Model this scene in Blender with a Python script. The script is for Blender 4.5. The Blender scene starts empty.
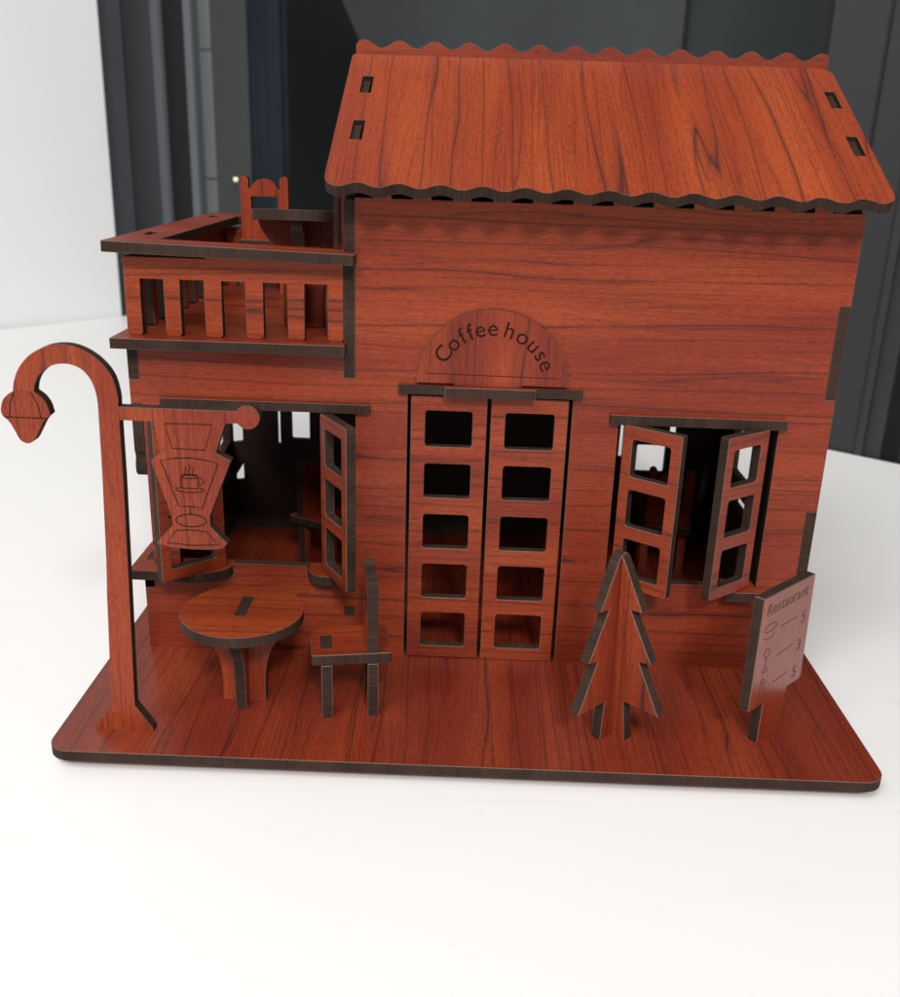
import bpy, bmesh, math, random
from mathutils import Vector, Matrix
from mathutils.geometry import tessellate_polygon
random.seed(7)
MM = 0.001
sc = bpy.context.scene
col = sc.collection

# ------------------------------------------------------------------ camera
cam = bpy.data.cameras.new('camera')
camo = bpy.data.objects.new('camera', cam)
col.objects.link(camo)
pitch, yaw, roll = math.radians(19.664), math.radians(-0.681), math.radians(1.876)
fwd = Vector((math.sin(yaw)*math.cos(pitch), math.cos(yaw)*math.cos(pitch), -math.sin(pitch)))
r0 = fwd.cross(Vector((0, 0, 1))).normalized()
u0 = r0.cross(fwd)
rr = r0*math.cos(roll) + u0*math.sin(roll)
uu = -r0*math.sin(roll) + u0*math.cos(roll)
M = Matrix((rr, uu, -fwd)).transposed().to_4x4()
M.translation = Vector((106.55, -217.75, 151.74))*MM
camo.matrix_world = M
cam.sensor_fit = 'VERTICAL'
cam.sensor_height = 24
cam.lens = 24*984.53/997
cam.clip_start = 0.005
cam.clip_end = 50
cam.dof.use_dof = True
cam.dof.focus_distance = 0.285
cam.dof.aperture_fstop = 15
sc.camera = camo

# ------------------------------------------------------------------ world, lamps, exposure
world = bpy.data.worlds.new('World')
sc.world = world
world.use_nodes = True
bg = world.node_tree.nodes['Background']
bg.inputs[0].default_value = (0.98, 0.98, 1.0, 1)
bg.inputs[1].default_value = 0.25

def area(name, loc, target, size, power, color):
    l = bpy.data.lights.new(name, 'AREA')
    l.shape = 'SQUARE'
    l.size = size
    l.energy = power
    l.color = color
    o = bpy.data.objects.new(name, l)
    col.objects.link(o)
    o.location = loc
    o.rotation_euler = (Vector(target) - Vector(loc)).to_track_quat('-Z', 'Y').to_euler()
    return o
area('key_lamp', (0.42, -1.55, 1.35), (0.11, 0.06, 0.05), 0.30, 26, (1.0, 0.975, 0.93))
area('soft_lamp', (-0.75, -1.55, 2.35), (0.11, 0.15, 0.05), 1.7, 62, (1.0, 0.985, 0.97))
sc.view_settings.view_transform = 'Standard'
sc.view_settings.look = 'None'
sc.view_settings.exposure = 0.0
sc.view_settings.gamma = 1.0

# ------------------------------------------------------------------ materials
def new_mat(name):
    m = bpy.data.materials.new(name)
    m.use_nodes = True
    nt = m.node_tree
    return m, nt, nt.nodes, nt.links, nt.nodes['Principled BSDF']

def noise(N, L, vec, scale, detail=3, rough=.5):
    n = N.new('ShaderNodeTexNoise')
    n.inputs['Scale'].default_value = scale
    n.inputs['Detail'].default_value = detail
    n.inputs['Roughness'].default_value = rough
    L.new(vec, n.inputs['Vector'])
    return n.outputs['Fac']

def mapping(N, L, vec, sc_):
    mp = N.new('ShaderNodeMapping')
    mp.inputs['Scale'].default_value = sc_
    L.new(vec, mp.inputs['Vector'])
    return mp.outputs['Vector']

def ramp(N, L, fac, stops):
    r = N.new('ShaderNodeValToRGB')
    el = r.color_ramp.elements
    while len(el) < len(stops):
        el.new(0.5)
    for e, (p, c) in zip(el, stops):
        e.position = p
        e.color = (*c, 1) if len(c) == 3 else (c[0],)*3 + (1,)
    L.new(fac, r.inputs['Fac'])
    return r.outputs['Color']

def mix(N, L, fac, a, b, mode='MIX'):
    m = N.new('ShaderNodeMix')
    m.data_type = 'RGBA'
    m.blend_type = mode
    for sock, v in ((m.inputs[0], fac), (m.inputs[6], a), (m.inputs[7], b)):
        if hasattr(v, 'links'):
            L.new(v, sock)
        elif isinstance(v, tuple):
            sock.default_value = (*v, 1)
        else:
            sock.default_value = v
    return m.outputs[2]

def math_(N, L, op, a, b=None):
    m = N.new('ShaderNodeMath')
    m.operation = op
    for s, v in zip(m.inputs, (a, b)):
        if v is None:
            continue
        if hasattr(v, 'links'):
            L.new(v, s)
        else:
            s.default_value = v
    return m.outputs[0]

def wood(name, rough=.34, vein=1.0, tint=(1, 1, 1), spec=.28):
    m, nt, N, L, P = new_mat(name)
    uv = N.new('ShaderNodeUVMap').outputs['UV']
    # slow warp so that streaks wander
    warp = noise(N, L, mapping(N, L, uv, (.012, .03, 1)), 1.0, 3)
    sep = N.new('ShaderNodeSeparateXYZ')
    L.new(uv, sep.inputs[0])
    vv = math_(N, L, 'ADD', sep.outputs[1], math_(N, L, 'MULTIPLY', warp, 7.0))
    cmb = N.new('ShaderNodeCombineXYZ')
    L.new(sep.outputs[0], cmb.inputs[0])
    L.new(vv, cmb.inputs[1])
    w = cmb.outputs[0]
    band = noise(N, L, mapping(N, L, w, (.005, .05, 1)), 1.0, 2)
    fine = noise(N, L, mapping(N, L, uv, (.09, 1.5, 1)), 1.0, 5, .7)
    fibre = noise(N, L, mapping(N, L, uv, (.42, 3.4, 1)), 1.0, 4, .75)
    mottle = noise(N, L, mapping(N, L, uv, (1.3, 2.2, 1)), 1.0, 3, .6)
    c1 = ramp(N, L, band, [(.30, (.205, .0265, .0110)), (.50, (.275, .0415, .0140)), (.70, (.350, .0620, .0175))])
    c2 = mix(N, L, ramp(N, L, fine, [(.30, (0,)), (.60, (1,))]), (.82, .74, .74), (1.04, 1.05, 1.05))
    c = mix(N, L, 1.0, c1, c2, 'MULTIPLY')
    c3 = ramp(N, L, fibre, [(.32, (.30, .22, .24)), (.49, (.93, .92, .92)), (.72, (1.22, 1.28, 1.18))])
    c = mix(N, L, .8, c, c3, 'MULTIPLY')
    c = mix(N, L, .35, c, ramp(N, L, mottle, [(.3, (.82, .80, .80)), (.7, (1.1, 1.12, 1.12))]), 'MULTIPLY')
    # dark purple brown figure lines running along the grain at uneven spacing
    def veins(spacing, wob, su_, sv_, core, halo, off, lo, hi):
        mp = mapping(N, L, uv, (su_, sv_, 1))
        mp.node.inputs['Location'].default_value = (off, off*1.7, 0)
        n = noise(N, L, mp, 1.0, 3, .45)
        t_ = math_(N, L, 'ADD', math_(N, L, 'DIVIDE', sep.outputs[1], spacing), math_(N, L, 'MULTIPLY', n, wob))
        fr = math_(N, L, 'FRACT', t_)
        d = math_(N, L, 'ABSOLUTE', math_(N, L, 'SUBTRACT', fr, .5))
        a_ = ramp(N, L, d, [(0, (1,)), (core, (.38,)), (halo, (0,))])
        k_ = mapping(N, L, uv, (.012, .09, 1))
        k_.node.inputs['Location'].default_value = (off*3.1, off, 0)
        vis = ramp(N, L, noise(N, L, k_, 1.0, 3, .55), [(lo, (.06,)), (hi, (1,))])
        return mix(N, L, 1.0, a_, vis, 'MULTIPLY')
    l1 = veins(9.5, 3.8, .0030, .045, .022, .105, 3, .29, .43)
    l2 = veins(4.1, 5.5, .0045, .080, .040, .17, 41, .42, .56)
    l3 = veins(1.5, 6.0, .010, .20, .10, .34, 77, .38, .62)
    ll = mix(N, L, 1.0, mix(N, L, 1.0, l1, mix(N, L, .8, (0, 0, 0), l2), 'LIGHTEN'), mix(N, L, .55, (0, 0, 0), l3), 'LIGHTEN')
    # break the lines up with the pores
    ll = mix(N, L, .4, ll, ramp(N, L, fibre, [(.40, (1,)), (.70, (.35,))]), 'MULTIPLY')
    bw = N.new('ShaderNodeRGBToBW')
    L.new(ll, bw.inputs[0])
    c = mix(N, L, math_(N, L, 'MULTIPLY', bw.outputs[0], 1.0*vein), c, (.040, .010, .010))
    oi = N.new('ShaderNodeObjectInfo')
    c = mix(N, L, 1.0, c, ramp(N, L, oi.outputs['Random'], [(0, (.86, .80, .84)), (.5, (1, 1, 1)), (1, (1.08, 1.14, 1.02))]), 'MULTIPLY')
    if tint != (1, 1, 1):
        c = mix(N, L, 1.0, c, tint, 'MULTIPLY')
    L.new(c, P.inputs['Base Color'])
    rg = ramp(N, L, fine, [(.3, (rough+.10,)), (.7, (rough-.04,))])
    L.new(rg, P.inputs['Roughness'])
    P.inputs['Specular IOR Level'].default_value = spec
    bmp = N.new('ShaderNodeBump')
    bmp.inputs['Strength'].default_value = .12
    bmp.inputs['Distance'].default_value = .00006
    L.new(fibre, bmp.inputs['Height'])
    L.new(bmp.outputs[0], P.inputs['Normal'])
    return m

def edge_mat(name, a, b, rough=.7):
    m, nt, N, L, P = new_mat(name)
    tc = N.new('ShaderNodeTexCoord').outputs['Object']
    uv = N.new('ShaderNodeUVMap').outputs['UV']
    n = noise(N, L, uv, 2.6, 3, .7)
    n2 = noise(N, L, uv, .12, 2)
    n3 = noise(N, L, tc, 1500, 3, .6)
    c = mix(N, L, ramp(N, L, n, [(.3, (0,)), (.7, (1,))]), a, b)
    c = mix(N, L, 1.0, c, ramp(N, L, n2, [(.3, (.8, .76, .74)), (.7, (1.15, 1.12, 1.08))]), 'MULTIPLY')
    c = mix(N, L, 1.0, c, ramp(N, L, n3, [(.3, (.8,)), (.7, (1.15,))]), 'MULTIPLY')
    L.new(c, P.inputs['Base Color'])
    P.inputs['Roughness'].default_value = rough
    P.inputs['Specular IOR Level'].default_value = .12
    return m

def plain(name, rgb, rough=.5, var=.06, scale=8, spec=.4):
    m, nt, N, L, P = new_mat(name)
    tc = N.new('ShaderNodeTexCoord').outputs['Object']
    n = noise(N, L, tc, scale, 4, .6)
    c = mix(N, L, n, tuple(x*(1-var) for x in rgb), tuple(x*(1+var) for x in rgb))
    L.new(c, P.inputs['Base Color'])
    P.inputs['Roughness'].default_value = rough
    P.inputs['Specular IOR Level'].default_value = spec
    return m

WOOD = wood('red_wood_veneer')
WOOD_B = wood('dark_red_wood_veneer', rough=.27, tint=(.86, .84, .98), spec=.45)
WOOD_R = wood('orange_wood_veneer', tint=(1.06, 1.08, 1.05), spec=.35)
WOOD_G = wood('glossy_wood_veneer', rough=.20, vein=.5, spec=.6)
EDGE = edge_mat('charred_board_edge', (.025, .0145, .0110), (.053, .0325, .0255))
RIM = plain('singed_veneer_rim', (.13, .085, .062), .6, .2, 400)
INNER_SHADE = plain('shade_dark_inner_board', (.035, .018, .014), .75, .2, 200)  # inner faces of the house, interior shade put into the board colour
INK_L = plain('faint_engraving', (.085, .045, .040), .7, .3, 900)
INK = plain('burnt_engraving', (.026, .011, .009), .9, .2, 900, 0.0)

def table_mat():
    m, nt, N, L, P = new_mat('white_tabletop')
    tc = N.new('ShaderNodeTexCoord').outputs['Object']
    n = noise(N, L, tc, 3.0, 4, .6)
    c = mix(N, L, n, (.79, .785, .78), (.84, .835, .83))
    # faint scuffs
    s = noise(N, L, mapping(N, L, tc, (5, 60, 5)), 1.2, 5, .7)
    c = mix(N, L, ramp(N, L, s, [(.62, (0,)), (.78, (.16,))]), c, (.62, .57, .52))
    # hair scratches in a few directions
    for ang, off_ in ((.5, 0), (-.35, 7)):
        mp = N.new('ShaderNodeMapping')
        mp.inputs['Rotation'].default_value = (0, 0, ang)
        mp.inputs['Scale'].default_value = (9, 150, 1)
        mp.inputs['Location'].default_value = (off_, 0, 0)
        L.new(tc, mp.inputs['Vector'])
        h = noise(N, L, mp.outputs[0], 1.0, 2, .5)
        c = mix(N, L, ramp(N, L, h, [(.69, (0,)), (.76, (.16,))]), c, (.66, .62, .58))
    g = noise(N, L, tc, 160, 2)
    c = mix(N, L, ramp(N, L, g, [(.76, (0,)), (.80, (.18,))]), c, (.55, .50, .46))
    L.new(c, P.inputs['Base Color'])
    P.inputs['Roughness'].default_value = .38
    P.inputs['Specular IOR Level'].default_value = .3
    return m
TABLE = table_mat()
WALLW = plain('white_painted_wall', (.86, .87, .88), .7, .03, 12)
FR_A = plain('grey_aluminium_frame', (.10, .108, .122), .45, .08, 30)
FR_B = plain('dark_aluminium_frame', (.045, .045, .053), .45, .12, 30)
FR_C = plain('charcoal_frame', (.026, .026, .029), .5, .10, 40)
BLACK = plain('black_rubber_seal', (.006, .006, .007), .6)
TILE = plain('pale_grey_tile', (.62, .65, .65), .5, .10, 14)
PANEL_L = plain('pale_wall_panel', (.20, .205, .21), .6, .2, 9)
PANEL = plain('grey_wall_panel', (.042, .045, .049), .6, .35, 9)  # strong mottle paints in the smudgy reflections of the glass
PANEL2 = plain('dark_green_grey_panel', (.020, .027, .030), .6, .25, 6)
CURT = plain('blue_grey_curtain', (.030, .042, .065), .8, .35, 10)
DARK = plain('dark_room', (.006, .008, .008), .8, .5, 5)
ROOMR = plain('dim_brown_room', (.035, .036, .030), .8, .6, 7)
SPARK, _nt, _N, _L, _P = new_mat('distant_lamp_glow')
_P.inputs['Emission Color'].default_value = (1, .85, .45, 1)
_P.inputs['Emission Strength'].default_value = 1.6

def glass_mat():
    m = bpy.data.materials.new('window_glass')
    m.use_nodes = True
    N, L = m.node_tree.nodes, m.node_tree.links
    N.clear()
    out = N.new('ShaderNodeOutputMaterial')
    t = N.new('ShaderNodeBsdfTransparent')
    t.inputs[0].default_value = (.93, .94, .94, 1)
    g = N.new('ShaderNodeBsdfGlossy')
    g.inputs['Roughness'].default_value = .02
    g.inputs['Color'].default_value = (1, 1, 1, 1)
    mx = N.new('ShaderNodeMixShader')
    mx.inputs[0].default_value = .003
    L.new(t.outputs[0], mx.inputs[1])
    L.new(g.outputs[0], mx.inputs[2])
    L.new(mx.outputs[0], out.inputs[0])
    return m
GLASS = glass_mat()

# ------------------------------------------------------------------ builders
class Cur:
    off = Vector((0, 0, 0))

def thing(name, label, cat, loc=(0, 0, 0), rotz=0, group=None, local=False):
    o = bpy.data.objects.new(name, None)
    col.objects.link(o)
    o.empty_display_size = .01
    o.location = Vector(loc)*MM
    o.rotation_euler = (0, 0, math.radians(rotz))
    o['label'] = label
    o['category'] = cat
    if group:
        o['group'] = group
    Cur.off = Vector((0, 0, 0)) if local else Vector(loc)
    return o

def link_mesh(name, bm, mats, parent):
    me = bpy.data.meshes.new(name)
    bm.to_mesh(me)
    bm.free()
    for m in mats:
        me.materials.append(m)
    o = bpy.data.objects.new(name, me)
    col.objects.link(o)
    if parent is not None:
        o.parent = parent
    return o

def board(name, outer, O, U, V, t=3.0, holes=(), grain='u', parent=None, face=None, edge=None, bevel=.14, back=None):
    """flat laser-cut board: outline in its own plane, front face at O, thickness to the back"""
    face = face or WOOD
    edge = edge or EDGE
    O = Vector(O) - Cur.off
    U = Vector(U)
    V = Vector(V)
    Nn = U.cross(V).normalized()
    loops = [list(outer)] + [list(h) for h in holes]
    def area2(p):
        return sum(p[i][0]*p[(i+1) % len(p)][1] - p[(i+1) % len(p)][0]*p[i][1] for i in range(len(p)))
    loops = [l if (area2(l) > 0) == (k == 0) else l[::-1] for k, l in enumerate(loops)]
    bm = bmesh.new()
    uvl = bm.loops.layers.uv.new('UVMap')
    su, sv = random.uniform(0, 900), random.uniform(0, 900)
    flat = [p for l in loops for p in l]
    P3 = lambda p, d: (O + U*p[0] + V*p[1] - Nn*d)*MM
    top = [bm.verts.new(P3(p, 0)) for p in flat]
    bot = [bm.verts.new(P3(p, t)) for p in flat]
    tri = tessellate_polygon([[Vector((x, y, 0)) for x, y in l] for l in loops])
    idx = {}
    def uvset(f, ids):
        for lp, i in zip(f.loops, ids):
            a, b = flat[i]
            if grain == 'v':
                a, b = b, a
            lp[uvl].uv = (a+su, b+sv)
    tot = sum(abs((flat[b][0]-flat[a][0])*(flat[c][1]-flat[a][1])-(flat[c][0]-flat[a][0])*(flat[b][1]-flat[a][1])) for a, b, c in tri)
    want = abs(area2(loops[0])) - sum(abs(area2(l)) for l in loops[1:])
    if abs(tot-want) > .002*want:
        print('CAPCHECK', name, tot, want)
    for a, b, c in tri:
        (x0, y0), (x1, y1), (x2, y2) = flat[a], flat[b], flat[c]
        cr = (x1-x0)*(y2-y0) - (x2-x0)*(y1-y0)
        if abs(cr) < 1e-7:
            continue
        if cr < 0:
            b, c = c, b
        f = bm.faces.new((top[a], top[b], top[c]))
        f.material_index = 0
        uvset(f, (a, b, c))
        f = bm.faces.new((bot[a], bot[c], bot[b]))
        f.material_index = 3 if back else 0
        uvset(f, (a, c, b))
    k = 0
    for l in loops:
        n = len(l)
        for i in range(n):
            j = (i+1) % n
            f = bm.faces.new((top[k+i], bot[k+i], bot[k+j], top[k+j]))
            f.material_index = 1
            uvset(f, (k+i, k+i, k+j, k+j))
        k += n
    o = link_mesh(name, bm, [face, edge, RIM if edge is EDGE else edge] + ([back] if back else []), parent)
    if bevel:
        b = o.modifiers.new('bevel', 'BEVEL')
        b.width = bevel*MM
        b.segments = 1
        b.limit_method = 'ANGLE'
        b.angle_limit = math.radians(60)
        b.use_clamp_overlap = True
        b.material = 2
    return o

def rect(x0, y0, x1, y1, r=0, seg=4):
    if r <= 0:
        return [(x0, y0), (x1, y0), (x1, y1), (x0, y1)]
    p = []
    for cx, cy, a0 in ((x1-r, y0+r, -90), (x1-r, y1-r, 0), (x0+r, y1-r, 90), (x0+r, y0+r, 180)):
        for k in range(seg+1):
            a = math.radians(a0 + 90*k/seg)
            p.append((cx+r*math.cos(a), cy+r*math.sin(a)))
    return p

def arc(cx, cy, r, a0, a1, n):
    return [(cx+r*math.cos(math.radians(a0+(a1-a0)*k/n)), cy+r*math.sin(math.radians(a0+(a1-a0)*k/n))) for k in range(n+1)]

def fillet(pts, r, seg=3):
    out = []
    n = len(pts)
    for i in range(n):
        p0, p1, p2 = Vector(pts[i-1]), Vector(pts[i]), Vector(pts[(i+1) % n])
        a, b = (p0-p1), (p2-p1)
        d = min(r, a.length*.45, b.length*.45)
        s, e = p1+a.normalized()*d, p1+b.normalized()*d
        for k in range(seg+1):
            t = k/seg
            q = s*(1-t)**2 + p1*2*t*(1-t) + e*t*t
            out.append((q.x, q.y))
    return out

def smooth(p, n=4):
    out = []
    for i in range(len(p)-1):
        p0, p1, p2, p3 = [Vector(p[max(0, min(len(p)-1, i+k))]) for k in (-1, 0, 1, 2)]
        for k in range(n):
            t = k/n
            q = .5*((2*p1)+(p2-p0)*t+(2*p0-5*p1+4*p2-p3)*t*t+(3*p1-p0-3*p2+p3)*t**3)
            out.append((q.x, q.y))
    return out + [tuple(p[-1])]

X, Y, Z = (1, 0, 0), (0, 1, 0), (0, 0, 1)

def strokes(name, lines, O, U, V, wid, parent, depth=.06, ink=None):
    """engraved lines: each a thin strip laid on a board face"""
    O = Vector(O) - Cur.off
    U = Vector(U)
    V = Vector(V)
    Nn = U.cross(V).normalized()
    bm = bmesh.new()
    for pts in lines:
        pts = [Vector(p) for p in pts]
        closed = (pts[0]-pts[-1]).length < 1e-6
        rows = []
        for i, p in enumerate(pts):
            a = pts[i-1] if i else (pts[-2] if closed else p)
            b = pts[i+1] if i < len(pts)-1 else (pts[1] if closed else p)
            d = (b-a).normalized()
            s = Vector((-d.y, d.x))*wid/2
            row = []
            for q, h in ((p+s, -.02), (p+s, depth), (p-s, depth), (p-s, -.02)):
                row.append(bm.verts.new((O+U*q.x+V*q.y+Nn*h)*MM))
            rows.append(row)
        for r1, r2 in zip(rows, rows[1:]):
            for k in range(3):
                bm.faces.new((r1[k], r1[k+1], r2[k+1], r2[k]))
        bm.faces.new(rows[0])
        bm.faces.new(rows[-1][::-1])
    bmesh.ops.recalc_face_normals(bm, faces=bm.faces[:])
    return link_mesh(name, bm, [ink or INK], parent)

def letters(name, items, O, U, V, size, parent, bold=0.0, ink=None):
    """items: (char, x, y, angle_deg, xscale); glyph meshes joined into one lettering part"""
    O = Vector(O) - Cur.off
    U = Vector(U)
    V = Vector(V)
    Nn = U.cross(V).normalized()
    bm = bmesh.new()
    dg = bpy.context.evaluated_depsgraph_get()
    for ch, x, y, ang, xs in items:
        cu = bpy.data.curves.new('glyph', 'FONT')
        cu.body = ch
        cu.align_x = 'CENTER'
        cu.size = size
        cu.offset = bold
        cu.extrude = .03
        ob = bpy.data.objects.new('glyph', cu)
        col.objects.link(ob)
        dg.update()
        me = bpy.data.meshes.new_from_object(ob.evaluated_get(dg))
        ca, sa = math.cos(math.radians(ang)), math.sin(math.radians(ang))
        base = len(bm.verts)
        vs = []
        for v in me.vertices:
            px, py = v.co.x*xs, v.co.y
            qx, qy = x+px*ca-py*sa, y+px*sa+py*ca
            vs.append(bm.verts.new((O+U*qx+V*qy+Nn*(v.co.z+.03))*MM))
        for f in me.polygons:
            try:
                bm.faces.new([vs[i] for i in f.vertices])
            except ValueError:
                pass
        bpy.data.objects.remove(ob)
        bpy.data.meshes.remove(me)
        bpy.data.curves.remove(cu)
    return link_mesh(name, bm, [ink or INK], parent)

def box8(name, b4, t4, thick_vec, mat, parent=None):
    """slab from a quad (bottom pair, top pair) extruded along thick_vec"""
    bm = bmesh.new()
    tv = Vector(thick_vec)
    q = [Vector(p) - Cur.off for p in (*b4, *t4)]
    a = [bm.verts.new(p*MM) for p in q]
    b = [bm.verts.new((p+tv)*MM) for p in q]
    bm.faces.new(a)
    bm.faces.new(b[::-1])
    for i in range(4):
        j = (i+1) % 4
        bm.faces.new((a[i], b[i], b[j], a[j]))
    bmesh.ops.recalc_face_normals(bm, faces=bm.faces[:])
    o = link_mesh(name, bm, [mat], parent)
    return o

def tag(o, label, cat, group=None):
    o['label'] = label
    o['category'] = cat
    if group:
        o['group'] = group
    return o

def kids(o):
    return [c for c in bpy.data.objects if c.parent == o]

def copy_tree(o, parent=None):
    c = o.copy()
    col.objects.link(c)
    c.parent = parent
    for ch in kids(o):
        copy_tree(ch, c)
    return c

# ================================================================== SETTING
Cur.off = Vector((0, 0, 0))
TZ = -5.7
tb = board('white_table', [(-185, 727), (-1250, -523), (-1250, -900), (1500, -900), (1500, -598)], (0, 0, TZ), X, Y, 30,
           face=TABLE, edge=TABLE, bevel=2)
tag(tb, 'smooth white tabletop with faint scuffs under the wooden toy house', 'table')

# left white wall, standing on the table's left far edge
w2 = Vector((.6614, .7500, 0))
n2 = Vector((-.75, .6614, 0))
A = Vector((-290.5, 607.8, 0))
def wl(s, z, o=0):
    p = A + w2*s + n2*o
    return (p.x, p.y, z)
lw = box8('white_wall', (wl(-1300, -400), wl(114, -400)), (wl(117, 1500), wl(-1300, 1500)), n2*60, WALLW)
tag(lw, 'plain white painted wall left of the dark window', 'wall')
# hairline joint in the wall's facing
# window wall behind
P1 = Vector((319.5, 331.5, 0))
ww = Vector((-.7865, .6175, 0))
nn = Vector((.6175, .7865, 0))
def wp(s, z, o=0):
    p = P1 + ww*s + nn*o
    return (p.x, p.y, z)
win = thing('window', 'large dark glass window with grey metal frames behind the toy house', 'window', wp(320, -60))
def member(name, s0, s1, z0, z1, o, d, mat, s0t=None, s1t=None):
    s0t = s0 if s0t is None else s0t
    s1t = s1 if s1t is None else s1t
    return box8(name, (wp(s0, z0, o), wp(s1, z0, o)), (wp(s1t, z1, o), wp(s0t, z1, o)), nn*d, mat, win)
ZB, ZT = -60, 900
member('frame_post', 683.5, 790, ZB, ZT, 1, 9, FR_A)
member('frame_post', 636.5, 683, ZB, ZT, 3, 7, FR_B)
member('frame_post', 624.5, 636, ZB, ZT, 1.5, 8, FR_A)
member('seal', 590.5, 624, ZB, ZT, 5, 5, BLACK)
member('frame_post', 580, 590, ZB, ZT, 2, 8, FR_A)
member('frame_post', -26, 36, ZB, ZT, 0, 40, FR_C)
member('bead', -17, -13, ZB, ZT, -3, 2.9, FR_C)
member('bead', 6, 7.2, ZB, ZT, -1, .95, BLACK)
member('seal', 36.2, 46, ZB, ZT, 8, 30, BLACK)
member('frame_post', -260, -200, ZB, ZT, 0, 40, FR_C)
member('sill_rail', -260, 790, ZB-60, ZB, 0, 50, FR_C)
member('glass_pane', 46.2, 579.5, ZB, ZT, 4, 4, GLASS)
member('glass_pane', -199, -26.5, ZB, ZT, 4, 4, GLASS)

Cur.off = Vector((0, 0, 0))
def behind(name, s0, s1, z0, z1, o, d, mat, label, cat, parent=None):
    b = box8(name, (wp(s0, z0, o), wp(s1, z0, o)), (wp(s1, z1, o), wp(s0, z1, o)), nn*d, mat, parent)
    if parent is None:
        tag(b, label, cat)
    return b
cl = thing('tiled_column', 'narrow column of pale grey tiles seen through the window glass', 'column', wp(765, -300, 150))
for z in (-300, -95, 111, 241, 371, 501, 631, 761):
    zt = {-300: -96.5, -95: 109.4}.get(z, z+128.5)
    member_ = box8('tile', (wp(747, z, 150), wp(787, z, 150)), (wp(787, zt, 150), wp(747, zt, 150)), nn*30, TILE, cl)
box8('grout', (wp(748, -300, 153), wp(786, -300, 153)), (wp(786, 889, 153), wp(748, 889, 153)), nn*24, FR_C, cl)
Cur.off = Vector((0, 0, 0))
behind('wall_panel', 691, 746.5, -300, 900, 152, 30, PANEL_L, 'grey wall panel between the pale tiled column and the blue curtain', 'wall panel')
# curtain with folds
bm = bmesh.new()
rows = []
n = 60
for z in (-300, 900):
    rows.append([bm.verts.new(Vector(wp(644+46*k/n, z, 156+3.5*math.sin(k*.9)+2*math.sin(k*.37)))*MM) for k in range(n+1)])
for z in (-300, 900):
    rows.append([bm.verts.new(Vector(wp(644+46*k/n, z, 166))*MM) for k in range(n+1)])
for k in range(n):
    bm.faces.new((rows[0][k], rows[0][k+1], rows[1][k+1], rows[1][k]))
    bm.faces.new((rows[2][k], rows[3][k], rows[3][k+1], rows[2][k+1]))
cu = link_mesh('curtain', bm, [CURT], None)
tag(cu, 'dim blue grey curtain hanging behind the window glass', 'curtain')
# diagonal-edged grey panel behind the top of the roof, and the darker one right of it
b = box8('partition', (wp(200, -150, 150), wp(273, -150, 150)), (wp(643, 420, 150), wp(200, 420, 150)), nn*20, PANEL)
tag(b, 'grey partition with slanting left edge behind the glass above the roof', 'partition')
behind('cabinet', 98, 199, -200, 700, 156, 30, PANEL2, 'dark green grey cabinet behind the glass near the right window post', 'cabinet')
behind('back_wall', -700, 1500, -500, 1500, 420, 20, DARK, 'black unlit wall deep behind the window glass', 'wall')
behind('dark_door', -170, 60, -300, 800, 170, 20, ROOMR, 'dim brownish door seen through the glass right of the window post', 'door')
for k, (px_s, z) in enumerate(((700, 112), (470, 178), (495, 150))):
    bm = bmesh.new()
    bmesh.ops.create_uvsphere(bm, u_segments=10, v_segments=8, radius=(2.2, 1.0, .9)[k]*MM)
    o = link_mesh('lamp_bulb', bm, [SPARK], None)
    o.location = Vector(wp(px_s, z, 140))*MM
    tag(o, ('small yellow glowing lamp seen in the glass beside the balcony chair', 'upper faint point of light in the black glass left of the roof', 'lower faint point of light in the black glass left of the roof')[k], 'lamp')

# ================================================================== BASE BOARD
base = thing('base_board', 'reddish brown wooden base board with rounded corners carrying the toy coffee house', 'board', (110, 87, TZ))
board('panel', rect(0, 0, 220, 176, 6, 8), (0, 0, 0), X, Y, 3, grain='v', parent=base, bevel=.2, face=WOOD_B)
for x0, x1, y0 in ((24, 62, 7), (150, 196, 8), (20, 60, 150), (150, 196, 150)):
    board('foot', rect(x0, y0, x1, y0+3), (0, 0, -3), X, Y, 2.7, parent=base, face=EDGE, bevel=0)

# ================================================================== COFFEE HOUSE
H = thing('coffee_house', 'two storey red wood toy coffee house with wavy roof and balcony', 'toy house', (110, 112, 0))
FY = 57.8
def lean(p):
    return p
# front wall, doorway cut from the bottom edge
front = [(10, -.6), (90.2, -.6), (90.2, 84.6), (137.6, 84.6), (137.6, -.6), (212, -.6), (212, 24), (208.9, 24), (208.9, 53.1), (212, 53.1),
         (212, 87), (208.9, 87), (208.9, 113.5), (212, 113.5)]
top = []
x = 212.0
per = 10.74
xs = [68.35 + 3.4 + per*k for k in range(14)]
pts = []
for xc in xs[::-1]:
    a, b = xc+3.3, xc-3.3
    if b < 75.2 or a > 211.9:
        continue
    pts += [(a-.9, 138.1), (a-.9, 140), (b+.9, 140), (b+.9, 138.1)]
front += [(212, 138.1)] + pts + [(75.1, 138.1), (75.1, 88.6), (71.9, 88.6), (71.9, 95.8), (13.1, 95.8), (13.1, 86), (10, 86), (10, 79), (13.3, 79), (13.3, 29), (13.3, 25.8), (10, 25.8)]
holeL = [(21.5, 25.6), (37.5, 25.6), (37.5, 29.6), (60.4, 29.6), (60.4, 25.6), (72.4, 25.6), (72.4, 29.0), (75.2, 29.0), (75.2, 78.8), (21.5, 78.8)]
holeR = [(151.2, 25.2), (161, 25.2), (161, 28.2), (187, 28.2), (187, 25.2), (197.2, 25.2), (197.2, 78.4), (151.2, 78.4)]
board('wall', front, (0, FY, 0), X, Z, 3, [holeL, holeR], 'u', H, back=INNER_SHADE)
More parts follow.
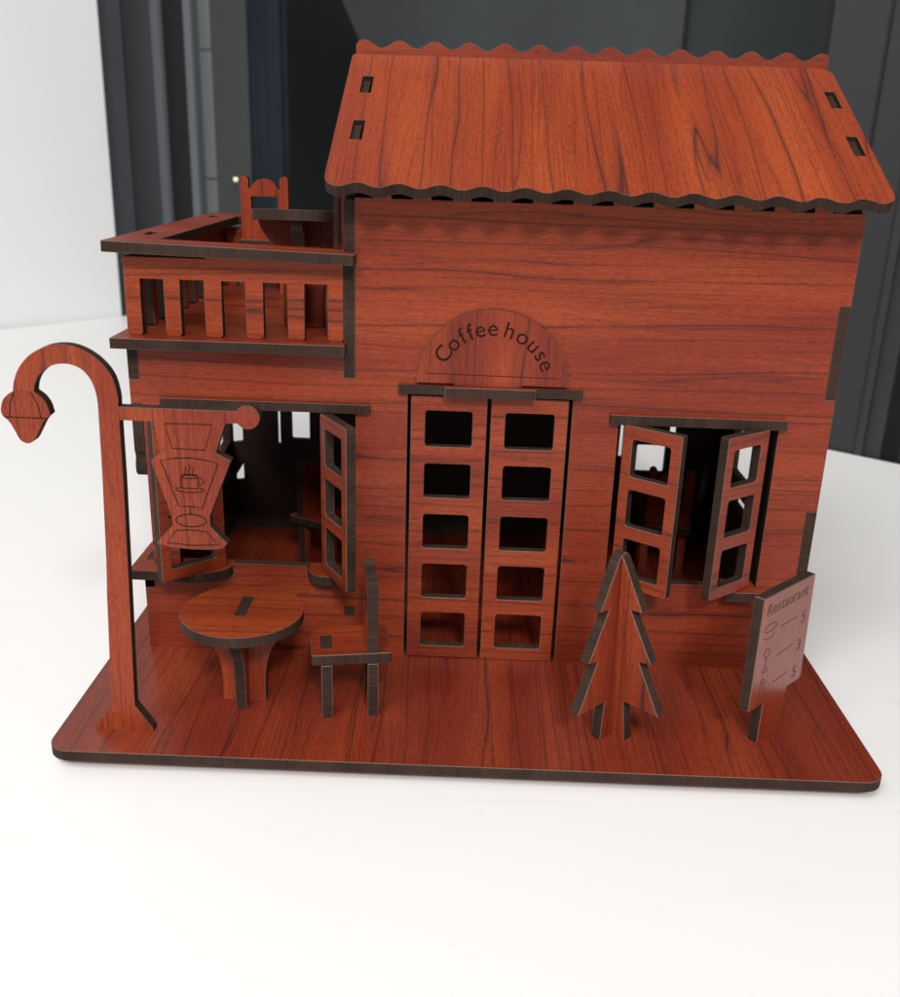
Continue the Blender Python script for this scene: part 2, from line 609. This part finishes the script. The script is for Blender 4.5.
board('wall_tab', rect(71.6, 13.6, 74.7, 16.7), (0, FY-.15, 0), X, Z, 1, parent=H, face=EDGE, bevel=0)

# roof geometry
ey, ez, ry, rz = 43.05, 141.1, 112.25, 177.7
SL = math.hypot(ry-ey, rz-ez)
sv = Vector((0, (ry-ey)/SL, (rz-ez)/SL))
nv = Vector((0, -sv.z, sv.y))
def sp(s, d):   # side coords (y,z) at slope distance s, depth d below top surface
    return (ey + sv.y*s - nv.y*d, ez + sv.z*s - nv.z*d)
def mir(p):
    return (2*ry - p[0], p[1])
def slope_side(z0, extra, y0=60.9):
    """outline of a side wall under the roof, with two tabs per slope"""
    s_start = (y0 - ey + 0)/sv.y
    left = [(y0, z0)]
    d = 3.3
    yy, zz = sp(s_start, d)
    left = []
    for s, dd in ((s_start-1.6, d), (25.3, d), (25.3, 1.3), (35.7, 1.3), (35.7, d), (53, d), (53, 1.3), (63, 1.3), (63, d), (SL-1.0, d)):
        left.append(sp(s, dd))
    left[0] = (y0, left[0][1] + .0)
    return left + [mir(p) for p in left[::-1]]
# left lower side wall
LH1 = [(146, 35.5), (160.5, 37.5), (160.5, 66), (140, 66), (140, 42)]
LH2 = rect(100, 44, 128, 66, 1)
RHOLES = [rect(119.5, 39, 144, 60, 1), rect(119, 28, 137, 33, .5)]
side_low = [(60.9, -.6), (163, -.6), (163, 95.8), (60.9, 95.8), (57.8, 95.8), (57.8, 86.1), (60.9, 86.1), (60.9, 78.9), (57.8, 78.9), (57.8, 64.4)] + \
    fillet([(58.4, 64.0), (58.4, 61.8), (57.8, 61.0), (57.8, 58.0), (59.3, 56.6), (63, 56.6), (64.5, 58.5), (66, 63), (78, 63), (78, 29.1), (57.8, 29.1)], .5, 2)[2:-3] + [(66, 29.1), (60.9, 29.1), (60.9, 25.6), (57.8, 25.6), (57.8, 20.6), (60.9, 20.6)]
board('side_wall', side_low, (13, 0, 0), Y, Z, 3, [LH1, LH2], 'u', H, face=INNER_SHADE, back=WOOD)
# upper left gable wall with balcony doorway
ups = slope_side(98.9, 0)
ul = [(60.9, 98.95), (76, 98.95), (76, 134), (104, 134), (104, 98.95), (163, 98.95)] + ups[::-1] + [(60.9, 137.4), (57.8, 137.4), (57.8, 88.7), (60.9, 88.7)]
board('gable_wall', ul, (75, 0, 0), Y, Z, 3, (), 'u', H, face=INNER_SHADE, back=WOOD)
ur = [(60.9, -.6), (163, -.6)] + ups[::-1] + [(60.9, 113.4), (57.8, 113.4), (57.8, 87.1), (60.9, 87.1), (60.9, 53), (57.8, 53), (57.8, 24.1), (60.9, 24.1)]
board('side_wall', ur, (212, 0, 0), Y, Z, 3, RHOLES, 'u', H, back=INNER_SHADE)
# back wall
bw = [(10, -.6), (212, -.6), (212, 146.5), (72, 146.5), (72, 95.8), (10, 95.8)]
board('back_wall', bw, (0, 163.1, 0), X, Z, 3, [rect(37.4, 38.6, 44.7, 52, .6), rect(31.7, 36.2, 32.9, 52), rect(169.1, 35.8, 170.8, 52), rect(176.5, 30, 188, 41.5, .6), rect(188.9, 45.5, 191.6, 52), [(13.2, 36.0), (17.6, 36.8), (17.6, 52), (13.2, 52)], [(14.0, 20), (17.5, 20.5), (17.5, 27.6), (14, 22)]], 'u', H, face=INNER_SHADE, back=WOOD)
# step trim next to the eave over the balcony
board('trim', rect(68.5, 99, 70.1, 139), (0, 63, 0), X, Z, 3, parent=H, face=EDGE, bevel=0)
board('trim', rect(70.2, 99, 71.9, 139), (0, 64, 0), X, Z, 3, parent=H, grain='u', bevel=0)

# roof panels
RX = 68.35
RW_ = 146.1
def wave(xx, base_, amp, x_low):
    return base_ - amp*math.cos(2*math.pi*(xx-x_low)/per)
low = [(xx, wave(xx, 1.7, 1.15, 3.4)) for xx in [4.2+ (RW_-8.4)*k/187 for k in range(188)]]
y_l, y_r = low[0][1], low[-1][1]
fp = [(0, 6.2), (.3, 4.0), (1.2, 2.2), (2.5, 1.1)] + low + [(RW_-2.2, 1.5), (RW_-.9, 2.7), (RW_-.2, 4.4), (RW_, 6.4)] + \
    [(RW_, SL-4.2), (RW_-.4, SL-2.4), (RW_-1.4, SL-1.0), (RW_-3, SL)] + [(1.2, SL), (.3, SL-.5), (0, SL-1.5)]
slots = [rect(4.6, 52.7, 7.9, 63.4), rect(4.6, 25.0, 7.9, 36.0), rect(138.3, 51.6, 141.4, 62.3), rect(138.3, 24.3, 141.3, 34.8)]
slots = [rect(3.7+.8, 52.6, 7.0+.8, 63.3), rect(4.5, 25.0, 7.8, 36.0), rect(140.6, 52.2, 143.7, 62.6), rect(140.6, 25.0, 143.7, 35.6)]
roof = board('roof', fp, (RX, ey, ez), X, sv, 3, slots, 'v', H, back=INNER_SHADE, face=WOOD_R)
# back slope and the upright wavy ridge board behind the front slope
bv = Vector((0, -sv.y, sv.z))
bx = Vector((-1, 0, 0))
bn = bx.cross(bv).normalized()
board('roof_back', rect(0, 0, RW_, SL-3.6, 1), Vector((RX+RW_, 2*ry-ey, ez)), bx, bv, 3, (), 'v', H, back=INNER_SHADE)
rg = [(xx, 180.7 + 1.1*math.cos(2*math.pi*(xx-RX-3.6)/per)) for xx in [RX+1.6+(RW_-3.2)*k/220 for k in range(221)]]
rgp = [(RX+1.0, 176.2), (RX+RW_-.9, 176.2), (RX+RW_-.9, 181)] + rg[::-1] + [(RX+1.0, 180)]
board('ridge_board', rgp, (0, ry+.02, 0), X, Z, 3, (), 'u', H, face=WOOD_B)

# intermediate floor + balcony deck
deck = [(7.4, 52), (72.7, 52), (72.7, 57.6), (71.8, 57.6), (71.8, 61), (208.9, 61), (208.9, 163), (71.8, 163), (71.8, 173), (7.4, 173)]
board('balcony_floor', deck, (0, 0, 98.9), X, Y, 3, grain='u', parent=H, back=INNER_SHADE)

# balcony balustrade
def comb(x0, x1, bars, z0, zr, z1, r=.7):
    p = [(x0, z1), (x0, z0)]
    out = [(x1, z1), (x0, z1)]
    pts = []
    for a, b in bars:
        pts += [(a, zr), (a, z0+r), (a+r*.4, z0+r*.3), (a+r, z0), (b-r, z0), (b-r*.4, z0+r*.3), (b, z0+r), (b, zr)]
    return out + pts
bars = [(10.8, 15.1), (21.7, 26.2), (33.0, 37.8), (44.5, 49.4), (56.2, 60.9), (67.4, 71.8)]
pk = comb(10.8, 71.8, bars, 98.92, 114.7, 120.6)
pk = pk[:1] + [(52, 120.6), (52, 122.2), (34, 122.2), (34, 120.6)] + pk[1:]
board('balustrade', pk, (0, FY, 0), X, Z, 3, (), 'u', H)
sb = [(61.2 + 11.2*k, 65.6 + 11.2*k) for k in range(10)]
pk2 = comb(61.2, 166.4, sb, 98.92, 114.7, 120.6)
board('balustrade', pk2, (14, 0, 0), Y, Z, 3, (), 'u', H)
board('balustrade', comb(14.2, 71.8, [(14.2, 18)]+bars[1:], 98.92, 114.7, 120.6), (0, 163.4, 0), X, Z, 3, (), 'u', H)
rail = [(7.2, 52), (75.6, 52), (75.6, 57.4), (71.7, 57.4), (71.7, 64.5), (19.5, 64.5), (19.5, 162), (71.7, 162), (71.7, 174.5), (7.2, 174.5)]
ur_ = Vector((1, 0, -.023)).normalized()
board('handrail', fillet(rail, .4, 1), (0, 0, 125.35), ur_, Y, 3, [rect(10.9, 75, 13.9, 85), rect(10.9, 150, 13.9, 160)], 'u', H)

# lintels, sills
board('lintel', rect(18.8, 56.3, 79.5, 57.75, .3, 2), (0, 0, 81.2), X, Y, 2.7, grain='u', parent=H)
board('lintel', rect(148.5, 56.0, 199.0, 57.75, .3, 2), (0, 0, 81.0), X, Y, 2.9, grain='u', parent=H)
s1 = [(7.3, 79), (7.3, 51.6), (18, 51.4), (24, 50.0), (30, 50.2), (34.5, 53), (36.6, 55.0), (37.3, 57.5), (37.3, 63), (13.5, 63), (9.9, 63), (9.9, 79)]
s1 = [(7.3, 79), (7.3, 51.6)] + smooth([(18, 51.5), (24, 51.0), (29, 51.2), (33.5, 53.0), (36.4, 55.6), (37.3, 58.5)]) + [(37.3, 63), (13.5, 63), (9.9, 63), (9.9, 79)]
board('sill', s1, (0, 0, 28.7), X, Y, 2.9, grain='u', parent=H)
s2 = [(60.6, 63), (60.6, 57), (62.2, 53.5), (65.5, 51.1), (69.5, 51.6), (74, 54), (76.8, 56.5), (76.8, 63)]
s2 = [(60.6, 63)] + smooth([(60.6, 57.5), (62.0, 54.6), (65.2, 52.6), (68.8, 52.9), (71.4, 55), (72.2, 58)]) + [(72.2, 63)]
board('sill', s2, (0, 0, 28.7), X, Y, 2.9, grain='u', parent=H)
board('sill', [(151.4, 63), (151.4, 55), (154, 52.5), (158, 52.5), (160.8, 56), (160.8, 63)], (0, 0, 28.1), X, Y, 2.8, grain='u', parent=H)
board('sill', [(187.2, 63), (187.2, 53), (196.8, 53), (197.0, 56), (197.0, 63)], (0, 0, 28.3), X, Y, 2.9, grain='u', parent=H)

# double door
def leaf_holes(x0, x1, zs, r=.9):
    return [rect(x0, a, x1, b, r, 3) for a, b in zs]
dz = [(4.2, 15.7), (20.8, 32.0), (37.2, 48.1), (53.4, 64.0), (69.2, 80.0)]
board('door', rect(91.2, .3, 113.15, 84.3, .3, 1), (0, FY-.2, 0), X, Z, 3, leaf_holes(95.35, 109.05, dz), 'u', H)
board('door', rect(114.3, .1, 136.5, 84.3, .3, 1), (0, FY-.1, 0), X, Z, 3, leaf_holes(118.5, 132.7, dz), 'u', H)
# canopy above the door with name sign standing on it
cn = [(87.5, 56.5), (100.5, 56.5), (100.8, 54.2), (126.6, 54.2), (126.9, 56.5), (140.2, 56.5), (140.2, 57.75), (87.5, 57.75)]
cp = board('canopy', cn, (0, 0, 87.7), X, Y, 2.8, grain='u', parent=H)
sg = arc(114.1, 88.2, 21.4, 3, 177, 40)
sg = [(135.6, 88.5)] + sg + [(92.6, 88.5), (103.5, 88.5), (103.5, 87.75), (122.5, 87.75), (122.5, 88.5)]
sn = board('name_sign', sg, (0, 56.3, 0), X, Z, 1.4, (), 'v', H, bevel=.18)
cx, cz, rl = 114.1, 87.9, 14.5
its = []
for ch, a in zip('Coffeehouse', (147.5, 134, 122.5, 114, 104, 91.5, 75, 60.5, 47, 35, 24)):
    its.append((ch, cx+rl*math.cos(math.radians(a)), cz+rl*math.sin(math.radians(a)), a-90, 1.0))
letters('lettering', its, (0, 56.3, 0), X, Z, 6.5, sn, bold=0)
strokes('engraved_line', [[(95.3, 91.2), (132.8, 90.9)]], (0, 56.3, 0), X, Z, .18, sn)

# window leaves
def leaf(px, py, qx, qy, flip=False, zb=28.6, zt=78.2, w=None):
    """leaf with hinge end (px,py), free end (qx,qy)"""
    a, b = Vector((px, py, 0)), Vector((qx, qy, 0))
    if a.x > b.x:
        a, b = b, a
    U = (b-a)
    w = U.length
    U.normalize()
    h = [rect(3.1, zb+z0, w-3.3, zb+z1, .8, 3) for z0, z1 in ((3.6, 15.3), (19.3, 30.6), (34.6, 45.7))]
    return board('window_leaf', rect(0, zb, w, zt, .6, 2), a, U, Z, 3, h, 'u', H)
leaf(152.6, 56.5, 167.3, 45.3)
leaf(194.4, 56.3, 180.0, 45.2)
leaf(35.5, 58.0, 20.2, 43.8)
leaf(64.9, 57.3, 74.4, 41.2)

# ================================================================== STREET LAMP
LP = thing('street_lamp', 'tall flat wooden street lamp with curved neck and hanging coffee cup sign at the left', 'street lamp', (18, 12, 0))
LY = 10.5
post = [(10.3, -.2), (25.6, -.2), (25.6, 1.0), (21.1, 8.0), (22.3, 43.3), (23.2, 71.8), (23.45, 87.0), (23.5, 90.6)]
post += smooth([(23.5, 91.0), (23.5, 93.5), (22.6, 97.6), (20.6, 100.7), (17.8, 103.1), (14.6, 104.6), (11.2, 105.1), (7.2, 104.4), (3.4, 102.3), (.5, 99.2), (-1.1, 95.8), (-1.6, 93.45)])
post += smooth([(3.5, 93.45), (3.9, 95.3), (5.0, 97.4), (7.0, 99.2), (9.6, 100.3), (12.6, 100.4), (15.4, 99.3), (17.3, 97.0), (18.3, 94.0), (18.6, 91.0)])
post += [(18.1, 73.2), (17.1, 50.2), (16.4, 40), (14.8, 7.3), (10.0, .9)]
board('post', post, (0, LY, 0), X, Z, 3, (), 'v', LP, bevel=.12)
head = [(-1.6, 93.4), (-3.5, 92.2), (-4.7, 90.4), (-5.1, 88.2), (-4.9, 87.4), (-3.5, 85.9), (-2.4, 83.8), (-1.4, 81.5), (-.5, 80.7), (.5, 80.4), (1.5, 80.7), (2.4, 81.6), (3.7, 83.8), (5.1, 86.2), (6.8, 87.8), (6.4, 90.4), (5.2, 92.4), (3.5, 93.4)]
head = [(-1.6, 93.4)] + smooth([(-2.6, 92.8), (-4.2, 91.3), (-5.0, 89.3), (-5.1, 87.9), (-4.6, 86.9), (-3.5, 85.9), (-2.4, 83.8), (-1.4, 81.5), (-.5, 80.7), (.5, 80.4), (1.5, 80.7), (2.4, 81.6), (3.7, 83.8), (5.1, 86.2), (6.8, 87.8)]) + smooth([(6.8, 87.9), (6.3, 90.2), (5.2, 92.0), (3.5, 93.4)])
hd = board('lamp_head', head, (0, LY, 0), X, Z, 3, (), 'v', LP, bevel=.12)
strokes('engraved_line', [[(-4.3, 86.9), (6.0, 86.9)], [(-1.3, 93.2), (-2.6, 90.5), (-3.1, 87.0)], [(2.6, 93.2), (4.0, 90.4), (4.5, 87.0)]], (0, LY, 0), X, Z, .24, hd)
sgp = [(23.52, 90.45), (23.52, 87.1), (29.9, 87.1), (31.8, 87.2), (32.9, 79.2), (30.4, 77.2), (34.3, 64), (34.8, 60.4), (30.3, 55.2), (34, 54.4), (38.7, 54.0), (43, 54.0), (46.8, 54.4), (48.2, 55.9), (44.1, 60.4), (44.1, 63.1), (50.0, 77.8), (46.4, 79.7), (49.1, 87.2), (51.4, 87.3)]
sgp += arc(54.5, 88.9, 2.95, 214, 510, 22) + [(51.7, 90.35)]
sp_ = board('hanging_sign', sgp, (0, LY, 0), X, Z, 3, (), 'v', LP, bevel=.16)
def ell(cx_, cy_, a, b, n=26, a0=0, a1=360):
    return [(cx_+a*math.cos(math.radians(a0+(a1-a0)*k/n)), cy_+b*math.sin(math.radians(a0+(a1-a0)*k/n))) for k in range(n+1)]
eng = [[(34.5, 86.7), (45.9, 86.8), (43.9, 80.3), (35.8, 80.5), (34.5, 86.7)],
       [(32.8, 77.4), (36.5, 78.0), (40.1, 78.2), (43.5, 77.8), (46.9, 77.0), (42.4, 65.1), (39.4, 65.6), (36.6, 65.5), (32.8, 77.4)],
       ell(39.4, 61.8, 3.8, 1.65), [(39.4, 65.5), (39.4, 63.5)],
       [(35.5, 59.0), (39.3, 59.3), (43.0, 59.0), (45.9, 55.5), (39.4, 55.1), (33.0, 55.6), (35.5, 59.0)]]
strokes('engraved_outline', eng, (0, LY, 0), X, Z, .26, sp_)
cup = [[(37.6, 73.2), (37.5, 71.2), (37.9, 70.3), (41.4, 70.3), (41.8, 71.2), (41.8, 73.2), (41.2, 73.9), (38.2, 73.9), (37.6, 73.2)],
       ell(39.7, 73.3, 2.0, .45), ell(41.9, 72.2, 1.1, 1.0, 14, -80, 80), ell(39.6, 70.0, 3.5, .75, 26, 170, 370),
       [(36.15, 70.2), (37.6, 70.5)], [(43.0, 70.2), (41.8, 70.5)],
       [(38.8, 73.8), (38.5, 74.6), (39.0, 75.2), (38.7, 76.0)], [(39.7, 73.8), (39.4, 74.8), (40.0, 75.6), (39.7, 76.5)], [(40.6, 73.8), (40.4, 74.6), (40.9, 75.2), (40.6, 75.9)]]
strokes('engraved_cup', cup, (0, LY, 0), X, Z, .24, sp_)

# ================================================================== ROUND TABLE
def round_table(label, loc, rotz=0, zt=28, r=17.0, tilt=0):
    T = thing('round_table', label, 'table', loc, rotz, local=True)
    board('tabletop', [(r*math.cos(k*math.pi/36), r*math.sin(k*math.pi/36)) for k in range(72)], (0, 0, zt), X, Y, 3,
          [], 'u', T)
    board('slot_tab', rect(-1.6, -3.6, 1.6, 8.4), (0, 0, zt+.08), X, Y, .5, parent=T, face=EDGE, bevel=0)
    k = (zt-3)/25
    half = smooth([(6.1, -.2), (6.1, 6*k), (6.5, 11*k), (7.6, 15.5*k), (9.6, 19.5*k), (12.4, 22.8*k), (15.0*r/17, zt-3.05)], 3)
    prof = [(-a, b) for a, b in half[::-1]] + half
    board('leg', prof, (0, -1.5, 0), X, Z, 3, parent=T, grain='v')
    halfL = [h for h in prof if h[0] < 0]
    board('leg', [(-1.6, zt-3.05)]+halfL+[(-1.6, -.2)], (1.5, 0, 0), Y, Z, 3, parent=T, grain='v')
    board('leg', [(1.6, -.2)]+half+[(1.6, zt-3.05)], (1.5, 0, 0), Y, Z, 3, parent=T, grain='v')
    return T
round_table('round wooden table standing on the base board beside the street lamp', (46.6, 29.8, 0))
bt = round_table('round wooden table seen edge on, up on the balcony', (57.0, 81, 99.2), 0, 33.4, 15.0)
bt.rotation_euler = (math.radians(-4.8), 0, 0)

# ================================================================== CHAIRS
def chair(label):
    c = thing('wooden_chair', label, 'chair', (0, 0, 0), 0, 'flat board wooden chairs', local=True)
    # seat x 0..22, y 0..17.5, top z 19.5; back board at x 16..19
    board('seat', rect(0, 0, 22, 17.5, .4, 1), (0, 0, 19.5), X, Y, 3, grain='u', parent=c)
    board('seat_tab', rect(2.6, 4.2, 5.8, 11.6), (0, 0, 19.56), X, Y, .4, parent=c, face=EDGE, bevel=0)
    # front legs: one board per leg
    for y0 in (-.5, 13.4):
        board('leg', rect(y0, -.1, y0+3, 16.45), (5.6, 0, 0), Y, Z, 2.9, parent=c, grain='v')
        board('leg', rect(y0, -.1, y0+3, 16.45), (18.3, 0, 0), Y, Z, 2.9, parent=c, grain='v')
    bk = [(.3, 19.52)] + [(.3, 39.6)] + arc(1.75, 39.6, 1.45, 180, 0, 6) + [(3.2, 36.8), (3.7, 36.9)] + \
        arc(8.75, 35.2, 5.0, 150, 30, 10) + [(13.8, 36.9), (14.3, 36.8)] + arc(15.75, 39.6, 1.45, 180, 0, 6) + [(17.2, 19.52)]
    board('backrest', bk, (18.3, 0, 0), Y, Z, 2.9, [rect(4.0, 29.5, 13.5, 34.2, .8)], 'v', c)
    return c
ch0 = chair('wooden chair on the base board between the round table and the door')
ch0.location = Vector((67.3, 20.2, 0))*MM
ch0.rotation_euler = (0, 0, math.radians(9.8))
def put_chair(x, y, z, rot, label):
    c = copy_tree(ch0)
    c.location = Vector((x, y, z))*MM
    c.rotation_euler = (0, 0, math.radians(rot))
    c['label'] = label
# balcony chair: its back faces the camera -> rotate so local +x points to -y
put_chair(24.6, 161.8, 98.95, -90, 'wooden chair up on the balcony with its slotted back standing above the railing')
put_chair(70, 132, .02, 150, 'shadowed wooden chair inside the house behind the left window')
put_chair(178, 152, .02, -95, 'shadowed wooden chair inside the house behind the right window')

# ================================================================== FIR TREE
TR = thing('fir_tree', 'flat cut wooden fir tree of two crossed boards under the right window', 'tree', (150.2, 20.3, 0), local=True)
side = [(5.2, -.2), (4.9, 11.6), (14.9, 11.6), (8.4, 25.1), (11.9, 25.9), (5.2, 38.9), (8.6, 39.7), (3.0, 51.4), (1.6, 53.2), (0, 54.0)]
side = [(6.2, -.2), (5.0, 11.8), (16.2, 11.8), (9.0, 25.3), (12.8, 26.0), (5.4, 39.2), (9.0, 39.6), (2.4, 52.3), (1.2, 53.6), (0, 54.0)]
prof = [(-a, b) for a, b in side[:-1]][::-1]
prof = [(a, b) for a, b in side] + prof
c45 = math.sqrt(.5)
d1 = Vector((c45, c45, 0))
d2 = Vector((c45, -c45, 0))
halfl = [(-a, b) for a, b in side]
board('branch_board', prof, Vector((0, 0, 0)) - Vector((-c45, c45, 0))*1.5, d1, Z, 3, parent=TR, grain='v')
# second board halved around the first
board('branch_board', [(1.55, -.2)]+[(a, b) for a, b in side[:-2]]+[(1.55, 53.3)], Vector((0, 0, 0)) - Vector((c45, c45, 0))*1.5, d2, Z, 3, parent=TR, grain='v')

TR.rotation_euler = (0, math.radians(-1.6), 0)
# ================================================================== MENU BOARD
MB = thing('menu_board', 'flat wooden menu board on a stub post at the right corner of the base board', 'menu board', (196, 22, 0))
a45 = math.radians(45)
mU = Vector((math.cos(a45), math.sin(a45), 0))
mO = Vector((189.5, 15.7, 0))
mp = [(1, -.2), (13.3, -.2), (13.3, 12.9), (20.6, 12.9), (21.6, 13.6), (20.2, 45.4), (-6.9, 45.9), (-6.7, 12.9), (-5.8, 12.6), (1, 12.6)]
mb = board('panel', mp, mO, mU, Z, 3, (), 'v', MB, face=WOOD_G, bevel=.2)
title = 'Restaurant'
its = []
wd = {'R': 2.6, 'e': 2.3, 's': 2.1, 't': 1.5, 'a': 2.3, 'u': 2.3, 'r': 1.6, 'n': 2.3}
xx = -4.6
for ch in title:
    w_ = wd[ch]*1.06
    its.append((ch, xx+w_/2, 40.2, 0, 1.0))
    xx += w_
its += [('5', 17.2, 31.8, 0, 1.0), ('3', 17.0, 23.3, 0, 1.0), ('5', 16.8, 14.9, 0, 1.0)]
letters('lettering', its, mO, mU, Z, 4.9, mb, bold=-.01, ink=INK_L)
icons = [ell(-1.3, 36.2, 3.2, 1.1, 24), ell(-1.6, 34.1, 2.6, 1.1, 16, 180, 360), ell(-1.2, 28.6, 1.5, 1.3, 18), [(-1.2, 27.3), (-1.2, 24.2)], ell(-1.2, 23.4, 1.2, .6, 14),
         ell(-1.4, 20.3, 1.0, .6, 14), [(-2.3, 20.2), (-2.5, 14.2)], [(-.5, 20.2), (-.6, 14.2)], [(-2.5, 14.2), (-.6, 14.2)],
         [(4.4, 34.6), (13.2, 34.8)], [(4.4, 25.8), (13.2, 26.4)], [(4.4, 17.6), (13.0, 18.0)]]
strokes('engraved_outline', icons, mO, mU, Z, .24, mb, ink=INK_L)
